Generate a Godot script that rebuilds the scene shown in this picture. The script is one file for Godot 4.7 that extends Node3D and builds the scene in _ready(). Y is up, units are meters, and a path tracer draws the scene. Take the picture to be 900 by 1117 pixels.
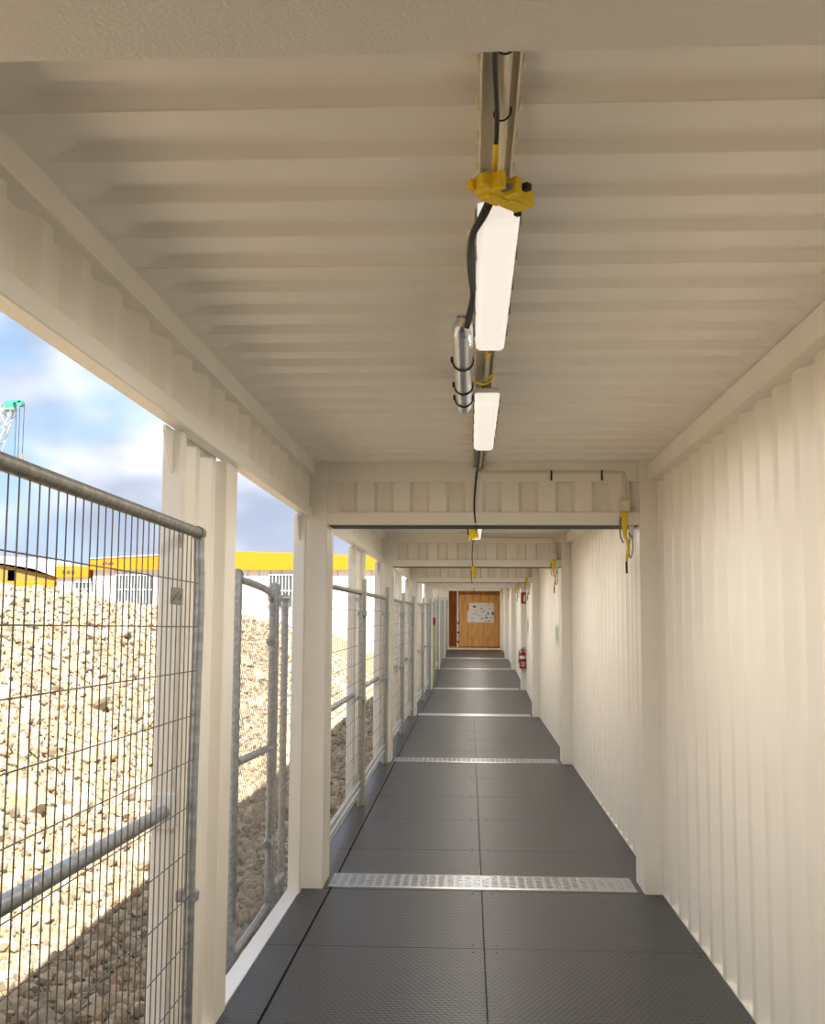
extends Node3D
# A covered walkway made of shipping containers cut open on the left side, beside a gravel pile.

var rng := RandomNumberGenerator.new()
var M := {}              # materials
var used := {}           # names taken at top level
var org := Vector3.ZERO  # base of the thing being built; shapes are given in bay coordinates
var B: Array[Transform3D] = []   # one frame of axes per container bay
var LEN: Array[float] = []
const SZ := [-5.2, 0.86, 7.10, 13.16, 19.22, 25.28, 31.34, 37.40, 43.46]
const SY := [0.144, 0.073, 0.0, 0.0, 0.0, 0.054, 0.22, 0.29, 0.40]
const SX := [0.0, 0.0, 0.0, 0.0, 0.0, 0.08, 0.09, 0.10, 0.11]
const ORD := ["nearest", "first", "second", "third", "fourth", "fifth", "sixth", "seventh", "last"]
const CEIL := 2.71
const FR := 0.35         # depth of the pair of end frames between two containers

func _ready() -> void:
	# ---------- camera, sky, sun, exposure ----------
	var cam := Camera3D.new()
	cam.name = "camera"
	cam.fov = 2.0 * rad_to_deg(atan(558.5 / 1196.25))
	cam.near = 0.05
	cam.far = 600.0
	cam.position = Vector3(0, 1.7217, 0)
	cam.basis = Basis(Vector3.UP, 0.0523) * Basis(Vector3.RIGHT, 0.0944) * Basis(Vector3.BACK, 0.0057)
	add_child(cam)
	cam.current = true
	var we := WorldEnvironment.new()
	we.name = "environment"
	var env := Environment.new()
	env.background_mode = Environment.BG_SKY
	env.tonemap_mode = Environment.TONE_MAPPER_LINEAR
	env.tonemap_exposure = 2.55
	env.sdfgi_enabled = true
	env.ssao_enabled = true
	env.ssil_enabled = true
	var sky := Sky.new()
	sky.sky_material = make_sky()
	env.sky = sky
	env.background_energy_multiplier = 0.53
	we.environment = env
	add_child(we)
	var sun := DirectionalLight3D.new()
	sun.name = "sun"
	sun.light_color = Color(1.0, 0.965, 0.90)
	sun.light_energy = 2.05
	sun.light_angular_distance = 0.6
	sun.shadow_enabled = true
	add_child(sun)
	sun.look_at_from_position(Vector3.ZERO, -Vector3(0.40, 1.0, 0.85), Vector3.UP)
	# ---------- scene ----------
	rng.seed = 7
	make_materials()
	for k in 8:
		var a := Vector3(SX[k], SY[k], -SZ[k])
		var b := Vector3(SX[k + 1], SY[k + 1], -SZ[k + 1])
		LEN.append(a.distance_to(b))
		B.append(Transform3D(Basis.looking_at(b - a), a))
	for k in 8:
		bay(k)
	for k in range(1, 9):
		end_frame(k)
	end_wall()
	ground_and_pile()
	far_buildings()
	crane()
	for k in range(1, 8):
		bay_services(k)
	near_fence()
	for k in range(2, 8):
		bay_fences(k)
	chain_link_gate()
	small_things()

# ====================================================================== helpers
func P(x: float, y: float, s: float) -> Vector3:
	return Vector3(x, y, -s)

func numbered(called: String) -> String:
	if not used.has(called):
		used[called] = 0
		return called
	used[called] += 1
	return "%s_%03d" % [called, used[called]]

func thing(called: String, label: String, category: String, xf: Transform3D, base: Vector3, group := "", kind := "") -> Node3D:
	var o := Node3D.new()
	o.name = numbered(called)
	add_child(o)
	o.transform = xf * Transform3D(Basis(), base)
	org = base
	tag(o, label, category, group, kind)
	return o

func tag(o: Node3D, label: String, category: String, group := "", kind := "") -> void:
	o.set_meta("label", label)
	o.set_meta("category", category)
	if group:
		o.set_meta("group", group)
	if kind:
		o.set_meta("kind", kind)

func mb() -> SurfaceTool:
	var st := SurfaceTool.new()
	st.begin(Mesh.PRIMITIVE_TRIANGLES)
	st.set_smooth_group(-1)
	return st

func part(called: String, st: SurfaceTool, m: Material, parent: Node3D, label := "", kind := "") -> MeshInstance3D:
	st.generate_normals()
	var o := MeshInstance3D.new()
	o.mesh = st.commit()
	o.material_override = m
	o.name = called
	parent.add_child(o, true)
	if label:
		o.set_meta("label", label)
	if kind:
		o.set_meta("kind", kind)
	return o

func share(called: String, mesh: Mesh, m: Material, parent: Node3D, xf: Transform3D) -> MeshInstance3D:
	var o := MeshInstance3D.new()
	o.mesh = mesh
	o.material_override = m
	o.name = called
	o.transform = xf
	parent.add_child(o, true)
	return o

func tri(st: SurfaceTool, a: Vector3, b: Vector3, c: Vector3) -> void:
	st.add_vertex(a - org)
	st.add_vertex(b - org)
	st.add_vertex(c - org)

func quad(st: SurfaceTool, a: Vector3, b: Vector3, c: Vector3, d: Vector3) -> void:
	tri(st, a, b, c)
	tri(st, a, c, d)

# a box between two corners with chamfered edges
func bx(st: SurfaceTool, p: Vector3, q: Vector3, bev := 0.0, turn := Transform3D()) -> void:
	st.set_smooth_group(-1)
	var lo := p.min(q)
	var hi := p.max(q)
	var c := (lo + hi) * 0.5
	var h := (hi - lo) * 0.5
	var e: float = minf(bev, minf(h.x, minf(h.y, h.z)) * 0.9)
	var f := func(sx: float, sy: float, sz: float, ax: int) -> Vector3:
		var v := Vector3(sx * h.x, sy * h.y, sz * h.z)
		if e > 0.0:
			if ax != 0: v.x -= sx * e
			if ax != 1: v.y -= sy * e
			if ax != 2: v.z -= sz * e
		return turn * (c + v)
	for s in [-1.0, 1.0]:
		var xs := [f.call(s, -1.0, -1.0, 0), f.call(s, -1.0, 1.0, 0), f.call(s, 1.0, 1.0, 0), f.call(s, 1.0, -1.0, 0)]
		var ys := [f.call(-1.0, s, -1.0, 1), f.call(1.0, s, -1.0, 1), f.call(1.0, s, 1.0, 1), f.call(-1.0, s, 1.0, 1)]
		var zs := [f.call(-1.0, -1.0, s, 2), f.call(-1.0, 1.0, s, 2), f.call(1.0, 1.0, s, 2), f.call(1.0, -1.0, s, 2)]
		for w in [xs, ys, zs]:
			if s < 0.0:
				quad(st, w[0], w[1], w[2], w[3])
			else:
				quad(st, w[3], w[2], w[1], w[0])
	if e <= 0.0:
		return
	for s in [-1.0, 1.0]:
		for t in [-1.0, 1.0]:
			var flip: bool = s * t < 0.0
			qd(st, f.call(s, t, -1.0, 0), f.call(s, t, -1.0, 1), f.call(s, t, 1.0, 1), f.call(s, t, 1.0, 0), not flip)
			qd(st, f.call(-1.0, s, t, 1), f.call(-1.0, s, t, 2), f.call(1.0, s, t, 2), f.call(1.0, s, t, 1), not flip)
			qd(st, f.call(s, -1.0, t, 2), f.call(s, -1.0, t, 0), f.call(s, 1.0, t, 0), f.call(s, 1.0, t, 2), not flip)
			for u in [-1.0, 1.0]:
				var k := [f.call(s, t, u, 0), f.call(s, t, u, 1), f.call(s, t, u, 2)]
				if s * t * u > 0.0:
					tri(st, k[0], k[2], k[1])
				else:
					tri(st, k[0], k[1], k[2])

func qd(st: SurfaceTool, a: Vector3, b: Vector3, c: Vector3, d: Vector3, flip: bool) -> void:
	if flip:
		quad(st, a, d, c, b)
	else:
		quad(st, a, b, c, d)

# a round tube through points
func tube(st: SurfaceTool, pts: Array, r: float, n := 10, caps := true) -> void:
	st.set_smooth_group(0)
	var rings: Array = []
	var up := Vector3.UP
	for i in pts.size():
		var d: Vector3
		if i == 0:
			d = pts[1] - pts[0]
		elif i == pts.size() - 1:
			d = pts[i] - pts[i - 1]
		else:
			d = (pts[i + 1] - pts[i]).normalized() + (pts[i] - pts[i - 1]).normalized()
		d = d.normalized()
		if i == 0:
			up = Vector3.UP if absf(d.y) < 0.9 else Vector3.RIGHT
		var a: Vector3 = (up - d * up.dot(d)).normalized()
		up = a
		var b: Vector3 = d.cross(a)
		var ring: Array = []
		for j in n:
			var t := TAU * j / n
			ring.append(pts[i] + (a * cos(t) + b * sin(t)) * r)
		rings.append(ring)
	for i in rings.size() - 1:
		for j in n:
			var k := (j + 1) % n
			quad(st, rings[i][j], rings[i + 1][j], rings[i + 1][k], rings[i][k])
	if caps:
		st.set_smooth_group(-1)
		for j in range(1, n - 1):
			tri(st, rings[0][0], rings[0][j], rings[0][j + 1])
			var e: Array = rings[rings.size() - 1]
			tri(st, e[0], e[j + 1], e[j])

# a lathe of (radius, height) along the y axis of xf
func lathe(st: SurfaceTool, prof: Array, n: int, xf: Transform3D) -> void:
	for i in prof.size() - 1:
		st.set_smooth_group(i % 32)
		for j in n:
			var a := TAU * j / n
			var b := TAU * (j + 1) / n
			var p: Vector2 = prof[i]
			var q: Vector2 = prof[i + 1]
			quad(st, xf * Vector3(p.x * cos(a), p.y, p.x * sin(a)), xf * Vector3(p.x * cos(b), p.y, p.x * sin(b)), xf * Vector3(q.x * cos(b), q.y, q.x * sin(b)), xf * Vector3(q.x * cos(a), q.y, q.x * sin(a)))

# a flat plate with a polygon outline: points in a plane, pushed along `by`
func plate(st: SurfaceTool, pts: Array, by: Vector3) -> void:
	st.set_smooth_group(-1)
	var n := pts.size()
	var nor: Vector3 = (pts[1] - pts[0]).cross(pts[2] - pts[0])
	var w: Array = pts.duplicate()
	if nor.dot(by) > 0.0:
		w.reverse()
	for j in range(1, n - 1):
		tri(st, w[0], w[j + 1], w[j])
		tri(st, w[0] + by, w[j] + by, w[j + 1] + by)
	for j in n:
		var k := (j + 1) % n
		quad(st, w[j], w[k], w[k] + by, w[j] + by)

# smooth path through control points
func curve(pts: Array, per := 6) -> Array:
	var out: Array = []
	for i in pts.size() - 1:
		var p0: Vector3 = pts[maxi(i - 1, 0)]
		var p3: Vector3 = pts[mini(i + 2, pts.size() - 1)]
		for j in per:
			var q: Vector3 = pts[i]
			out.append(q.cubic_interpolate(pts[i + 1], p0, p3, float(j) / per))
	out.append(pts[pts.size() - 1])
	return out

# folded sheet: profile points (along, depth) swept from y0 to y1 on a wall that faces x; two skins 3 mm apart
func wall_sheet(st: SurfaceTool, prof: Array, y0: float, y1: float, x: float, out: float) -> void:
	st.set_smooth_group(-1)
	for skin in 2:
		var dx: float = out * 0.004 * skin
		for i in prof.size() - 1:
			var a: Vector2 = prof[i]
			var b: Vector2 = prof[i + 1]
			var flip: bool = (out > 0.0) != (skin == 1)
			qd(st, P(x + out * a.y + dx, y0, a.x), P(x + out * b.y + dx, y0, b.x), P(x + out * b.y + dx, y1, b.x), P(x + out * a.y + dx, y1, a.x), not flip)
	for y in [y0, y1]:
		for i in prof.size() - 1:
			var a: Vector2 = prof[i]
			var b: Vector2 = prof[i + 1]
			qd(st, P(x + out * a.y, y, a.x), P(x + out * b.y, y, b.x), P(x + out * b.y + out * 0.004, y, b.x), P(x + out * a.y + out * 0.004, y, a.x), (y == y0) == (out > 0.0))

func folds(s0: float, s1: float, pitch: float, depth: float, phase := 0.0) -> Array:
	# inner flat, slope, outer flat, slope, with softened bends
	var pts: Array = []
	var f := [[0.0, 0.0], [0.245, 0.0], [0.26, 0.04], [0.49, 0.96], [0.505, 1.0], [0.745, 1.0], [0.76, 0.96], [0.985, 0.04]]
	var i0 := int(floor((s0 - phase) / pitch)) - 1
	pts.append(Vector2(s0, 0))
	for i in range(i0, i0 + int((s1 - s0) / pitch) + 4):
		for q in f:
			var s: float = phase + (i + q[0]) * pitch
			if s > s0 + 0.002 and s < s1 - 0.002:
				pts.append(Vector2(s, q[1] * depth))
	pts.append(Vector2(s1, 0))
	# value at the cut ends
	for e in [0, pts.size() - 1]:
		var u := fposmod((pts[e].x - phase) / pitch, 1.0)
		var v := 0.0
		if u < 0.245: v = 0.0
		elif u < 0.505: v = (u - 0.245) / 0.26
		elif u < 0.745: v = 1.0
		else: v = 1.0 - (u - 0.745) / 0.255
		pts[e] = Vector2(pts[e].x, v * depth)
	return pts

# ====================================================================== materials
func srgb(r: float, g: float, b: float) -> Color:
	return Color(r / 255.0, g / 255.0, b / 255.0)

func mat(c: Color, rough := 0.6, metal := 0.0) -> StandardMaterial3D:
	var m := StandardMaterial3D.new()
	m.albedo_color = c
	m.roughness = rough
	m.metallic = metal
	return m

func noise_tex(freq: float, c0: Color, c1: Color, size := 512, oct := 5, seed_ := 1, lo := 0.3, hi := 0.7) -> NoiseTexture2D:
	var n := FastNoiseLite.new()
	n.noise_type = FastNoiseLite.TYPE_SIMPLEX_SMOOTH
	n.frequency = freq
	n.fractal_octaves = oct
	n.seed = seed_
	var t := NoiseTexture2D.new()
	t.width = size
	t.height = size
	t.seamless = true
	t.noise = n
	var g := Gradient.new()
	g.set_color(0, c0)
	g.set_color(1, c1)
	g.set_offset(0, lo)
	g.set_offset(1, hi)
	t.color_ramp = g
	return t

func triplanar(m: StandardMaterial3D, scale: float, world := true) -> StandardMaterial3D:
	m.uv1_triplanar = true
	m.uv1_world_triplanar = world
	m.uv1_scale = Vector3.ONE * scale
	return m

func make_materials() -> void:
	# cream container paint
	var m := mat(Color.WHITE, 0.36)
	m.albedo_texture = noise_tex(0.006, srgb(245, 240, 229), srgb(248, 243, 233), 512, 4, 3)
	var bn := noise_tex(0.05, Color(0.3, 0.3, 0.3), Color(0.7, 0.7, 0.7), 512, 4, 8)
	M.paint = triplanar(m, 0.5)
	# brushed, blistered paint on the beams
	m = mat(srgb(246, 242, 232), 0.42)
	m.heightmap_enabled = true
	m.heightmap_texture = bn
	m.heightmap_scale = 0.12
	M.beam_paint = triplanar(m, 4.0)
	M.white_paint = mat(srgb(238, 238, 234), 0.5)
	M.lip = mat(srgb(232, 234, 234), 0.4)
	# anti-slip floor
	m = mat(Color.WHITE, 0.42)
	m.albedo_texture = noise_tex(0.01, srgb(42, 44, 49), srgb(53, 55, 60), 512, 5, 11)
	M.floor = triplanar(m, 1.1)
	m = mat(Color.WHITE, 0.40)
	m.albedo_color = srgb(47, 49, 54)
	m.heightmap_enabled = true
	m.heightmap_texture = grip_texture()
	m.heightmap_scale = 0.22
	M.grip = triplanar(m, 1.0 / 0.24)
	M.joint = mat(srgb(24, 24, 25), 0.8)
	# metals
	m = mat(srgb(196, 198, 200), 0.38, 1.0)
	M.alu = m
	M.bright_alu = mat(srgb(205, 210, 216), 0.28, 1.0)
	m = mat(Color.WHITE, 0.45, 0.85)
	m.albedo_texture = noise_tex(0.03, srgb(160, 164, 168), srgb(186, 190, 194), 256, 4, 21)
	M.galv = triplanar(m, 3.0)
	m = mat(Color.WHITE, 0.5, 0.6)
	m.albedo_texture = noise_tex(0.03, srgb(128, 127, 120), srgb(152, 151, 144), 256, 4, 22)
	M.galv_dull = triplanar(m, 3.0)
	M.stake = mat(srgb(182, 182, 166), 0.5, 0.25)
	M.wire = mat(srgb(120, 116, 110), 0.5, 0.6)
	M.dark_gasket = mat(srgb(62, 68, 72), 0.7)
	M.black = mat(srgb(26, 26, 27), 0.55)
	M.conduit = mat(srgb(226, 219, 200), 0.45)
	M.yellow = mat(srgb(240, 206, 30), 0.4)
	M.grey_plastic = mat(srgb(120, 122, 126), 0.5)
	M.white_plastic = mat(srgb(235, 235, 232), 0.4)
	M.tray = mat(srgb(228, 220, 200), 0.5)
	m = mat(srgb(250, 248, 244), 0.35)
	m.emission_enabled = true
	m.emission = Color(1.0, 0.975, 0.94)
	m.emission_energy_multiplier = 0.24
	M.glow = m
	M.fixture = mat(srgb(215, 212, 205), 0.5)
	M.marker = mat(srgb(188, 200, 196), 0.6)
	M.red = mat(srgb(158, 10, 24), 0.35)
	M.blue_pipe = mat(srgb(44, 58, 88), 0.5)
	M.lime = mat(srgb(170, 182, 80), 0.6)
	# plywood
	m = mat(Color.WHITE, 0.6)
	m.albedo_texture = noise_tex(0.008, srgb(206, 150, 82), srgb(224, 172, 102), 512, 6, 31)
	m = triplanar(m, 0.7)
	m.uv1_scale = Vector3(1.6, 0.25, 1.6)
	M.ply = m
	# gravel
	m = mat(Color.WHITE, 0.95)
	m.albedo_texture = noise_tex(0.03, srgb(128, 114, 95), srgb(164, 148, 126), 1024, 6, 41)
	M.soil = triplanar(m, 0.35)
	m = mat(Color.WHITE, 0.92)
	m.albedo_texture = noise_tex(0.03, Color(0.86, 0.86, 0.86), Color.WHITE, 256, 5, 42)
	m.vertex_color_use_as_albedo = true
	M.stone = triplanar(m, 2.0, false)
	# buildings
	M.sheet_white = mat(srgb(222, 224, 226), 0.5)
	M.fascia = mat(srgb(200, 124, 8), 0.45)
	M.dark_glass = mat(srgb(70, 76, 82), 0.25)
	M.bars = mat(srgb(190, 194, 196), 0.5)
	M.pale_roof = mat(srgb(206, 212, 205), 0.6)
	M.crane_green = mat(srgb(60, 150, 128), 0.5)
	M.crane_grey = mat(srgb(190, 190, 180), 0.5)

func grip_texture() -> ImageTexture:
	# four by four staggered raised lozenges
	var n := 128
	var im := Image.create(n, n, false, Image.FORMAT_RGB8)
	for y in n:
		for x in n:
			var u := float(x) / n * 8.0
			var v := float(y) / n * 8.0
			var row := int(floor(v))
			var du := fposmod(u + 0.5 * (row % 2), 1.0) - 0.5
			var dv := fposmod(v, 1.0) - 0.5
			var d := absf(du) / 0.46 + absf(dv) / 0.40
			var h := clampf((1.0 - d) * 2.2, 0.0, 1.0)
			im.set_pixel(x, y, Color(h, h, h))
	return ImageTexture.create_from_image(im)

func make_sky() -> PanoramaSkyMaterial:
	var w := 1536
	var h := 768
	var im := Image.create(w, h, false, Image.FORMAT_RGBF)
	var n := FastNoiseLite.new()
	n.seed = 14
	n.noise_type = FastNoiseLite.TYPE_SIMPLEX_SMOOTH
	n.frequency = 0.8
	n.fractal_octaves = 6
	n.fractal_gain = 0.5
	var n2 := FastNoiseLite.new()
	n2.seed = 5
	n2.noise_type = FastNoiseLite.TYPE_SIMPLEX_SMOOTH
	n2.frequency = 1.0
	n2.fractal_octaves = 5
	for y in h / 2 + 2:
		var el := (0.5 - (y + 0.5) / h) * PI
		var sy := maxf(sin(el), 0.0)
		for x in w:
			var az := (x + 0.5) / w * TAU
			# clouds as puffs in direction space, flattened towards the horizon
			var d := Vector3(cos(az) * cos(el), sin(el) * 2.1, sin(az) * cos(el)) * 3.2
			var c := n.get_noise_3dv(d) * 0.5 + 0.5
			var g := n2.get_noise_3dv(d + Vector3(3.0, 0.35, 1.0)) * 0.5 + 0.5
			var cover := smoothstep(0.30, 0.52, c)
			var t := pow(sy, 0.5)
			var blue := Vector3(0.48, 0.68, 0.92).lerp(Vector3(0.22, 0.41, 0.76), t)
			var grey := smoothstep(0.34, 0.62, g) * 0.95
			var cl := Vector3(0.86, 0.88, 0.92).lerp(Vector3(0.31, 0.375, 0.53), grey)
			var col := blue.lerp(cl, cover)
			col = col.lerp(Vector3(0.84, 0.88, 0.95), 0.45 * pow(1.0 - sy, 14.0))
			im.set_pixel(x, y, Color(col.x, col.y, col.z))
	for y in range(h / 2 + 2, h):
		for x in w:
			im.set_pixel(x, y, Color(0.40, 0.36, 0.30))
	var m := PanoramaSkyMaterial.new()
	m.panorama = ImageTexture.create_from_image(im)
	return m

# ====================================================================== the containers
func bay(k: int) -> void:
	var L := LEN[k]
	var xf := B[k]
	var where: String = "in the container bay behind the %s cross frame" % ORD[k] if k > 0 else "in the container bay where the camera stands"
	var st: SurfaceTool
	# ---- floor: boards left and right of a centre joint, narrow strip along the left
	var fl := thing("floor", "dark grey anti-slip floor boards " + where, "floor", xf, P(0, 0, 0), "", "structure")
	st = mb()
	bx(st, P(-1.14, -0.17, 0.0), P(1.26, -0.018, L))
	part("underfloor", st, M.joint, fl)
	var s := 0.0
	var n := 5
	var near: bool = k <= 4
	for i in n:
		var s0 := i * L / n + 0.0025
		var s1 := (i + 1) * L / n - 0.0025
		for c in [[-0.873, 0.0765], [0.0775, 1.204]]:
			st = mb()
			bx(st, P(c[0] + 0.0015, -0.018, s0), P(c[1] - 0.0015, 0.0, s1), 0.0015)
			part("floor_board", st, M.grip if k <= 4 else M.floor, fl)
		st = mb()
		bx(st, P(-1.06, -0.018, s0), P(-0.885, -0.001, s1), 0.0015)
		part("edge_board", st, M.grip if k <= 4 else M.floor, fl)
		# screw heads
		if near and k > 0:
			st = mb()
			for q in [-0.80, 0.02, 0.14, 1.16]:
				for e in [s0 + 0.06, s1 - 0.06]:
					lathe(st, [Vector2(0.007, 0), Vector2(0.006, 0.0015), Vector2(0.0, 0.0015)], 8, Transform3D(Basis(), P(q, 0.0, e)))
			part("screw", st, M.joint, fl, "", "stuff")
	st = mb()
	bx(st, P(-1.150, -0.17, 0.0), P(-1.062, 0.004, L), 0.004)
	part("bottom_side_rail", st, M.lip, fl)
	# ---- right wall
	var wr := thing("wall_right", "cream corrugated steel wall on the right " + where, "wall", xf, P(1.2, 0, 0), "", "structure")
	st = mb()
	wall_sheet(st, folds(0.30, L + 0.02, 0.278, 0.036, 0.1), -0.02, 2.66, 1.207, 1.0)
	part("corrugated_sheet", st, M.paint, wr)
	st = mb()
	bx(st, P(1.15, 2.600, 0.30), P(1.265, CEIL, L), 0.004)
	part("top_side_rail", st, M.paint, wr)
	st = mb()
	bx(st, P(1.206, -0.17, 0.0), P(1.275, 0.003, L), 0.002)
	part("bottom_side_rail", st, M.paint, wr)
	if k == 3 or k == 4:
		for i in 7:
			st = mb()
			var z0: float = (1.75 if k == 3 else 4.6) + i * 0.11
			bx(st, P(1.2035, 1.30 + 0.05 * (i % 3), z0), P(1.2075, 1.62 - 0.04 * (i % 2), z0 + 0.018))
			part("marker_stroke", st, M.marker, wr, "faint marker stroke")
	# ---- ceiling
	var ce := thing("ceiling", "cream corrugated steel roof with cross ribs " + where, "ceiling", xf, P(0, CEIL, 0), "", "structure")
	var np := 6
	var s_in := 0.28
	var wid := (L + 0.02 - s_in) / np
	for i in np:
		st = mb()
		roof_panel(st, s_in + i * wid, s_in + (i + 1) * wid, 4)
		part("roof_panel", st, M.paint, ce)
		if i > 0:
			st = mb()
			bx(st, P(-1.0, CEIL - 0.0035, s_in + i * wid - 0.004), P(1.14, CEIL + 0.004, s_in + i * wid + 0.004), 0.001)
			part("weld_seam", st, M.paint, ce)
	st = mb()
	bx(st, P(-1.14, CEIL + 0.038, 0.2), P(1.27, CEIL + 0.056, L + 0.1))
	part("roof_skin", st, M.white_paint, ce)
	# ---- left side: top rail, fascia, lower beam, posts, pier
	var wl := thing("wall_left", "cream steel framing with wide openings on the left " + where, "wall", xf, P(-1.06, 0, 0), "", "structure")
	st = mb()
	bx(st, P(-1.135, 2.634, 0.30), P(-1.01, CEIL + 0.01, L), 0.004)
	part("top_side_rail", st, M.paint, wl)
	st = mb()
	wall_sheet(st, folds(0.30, L + 0.02, 0.278, 0.036, 0.0), 2.40, 2.66, -1.045, -1.0)
	part("fascia_sheet", st, M.paint, wl)
	st = mb()
	bx(st, P(-1.085, 2.361, 0.30), P(-1.022, 2.425, L), 0.004)
	part("opening_beam", st, M.beam_paint, wl)
	if k == 0:
		st = mb()
		bx(st, P(-1.13, -0.16, 0.0), P(1.27, CEIL + 0.03, 0.06), 0.004)
		part("end_sheet", st, M.paint, wl)
		st = mb()
		wall_sheet(st, folds(0.30, 4.02, 0.278, 0.036, 0.0), -0.02, 2.42, -1.06, -1.0)
		part("corrugated_sheet", st, M.paint, wl)
	var posts := [[3.06, 3.13, -1.13, -1.058], [3.82, 4.02, -1.12, -1.055], [L - 0.15, L - 0.08, -1.13, -1.055], [FR, FR + 0.07, -1.13, -1.055]]
	for p in posts:
		st = mb()
		bx(st, P(p[2], -0.15, p[0]), P(p[3], 2.365, p[1]), 0.005)
		part("post", st, M.paint, wl)
	for g in [3.06, L - 0.15]:
		st = mb()
		plate(st, [P(-1.098, 2.362, g + 0.002), P(-1.098, 2.362, g - 0.11), P(-1.098, 2.345, g - 0.115), P(-1.098, 2.21, g - 0.014), P(-1.098, 2.20, g + 0.002)], Vector3(0.010, 0, 0))
		part("gusset", st, M.beam_paint, wl)
	if k == 0:
		return
	st = mb()
	wall_sheet(st, folds(3.125, 3.80, 0.278, 0.036, 0.05), -0.02, 2.45, -1.088, -1.0)
	part("pier_sheet", st, M.paint, wl)

func roof_panel(st: SurfaceTool, s0: float, s1: float, ribs: int) -> void:
	# cross ribs pressed upwards, their ends rounded off short of the side rails
	var xs := [-1.03, -0.985, -0.955, -0.935, -0.90, -0.3, 0.4, 1.05, 1.085, 1.105, 1.135, 1.17]
	var amp := [0.0, 0.0, 0.35, 0.75, 1.0, 1.0, 1.0, 1.0, 0.75, 0.35, 0.0, 0.0]
	var f := [[0.0, 0.0], [0.47, 0.0], [0.482, 0.08], [0.545, 0.94], [0.557, 1.0], [0.905, 1.0], [0.917, 0.94], [0.98, 0.08], [0.992, 0.0]]
	var prof: Array = []
	var pitch := (s1 - s0) / ribs
	for i in ribs:
		for q in f:
			prof.append(Vector2(s0 + (i + q[0]) * pitch, q[1] * 0.029))
	prof.append(Vector2(s1, 0))
	st.set_smooth_group(0)
	for i in prof.size() - 1:
		for j in xs.size() - 1:
			var a: Vector2 = prof[i]
			var b: Vector2 = prof[i + 1]
			st.set_smooth_group(0 if (j < 4 or j > 6) else -1)
			quad(st, P(xs[j], CEIL + a.y * amp[j], a.x), P(xs[j + 1], CEIL + a.y * amp[j + 1], a.x), P(xs[j + 1], CEIL + b.y * amp[j + 1], b.x), P(xs[j], CEIL + b.y * amp[j], b.x))

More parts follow.
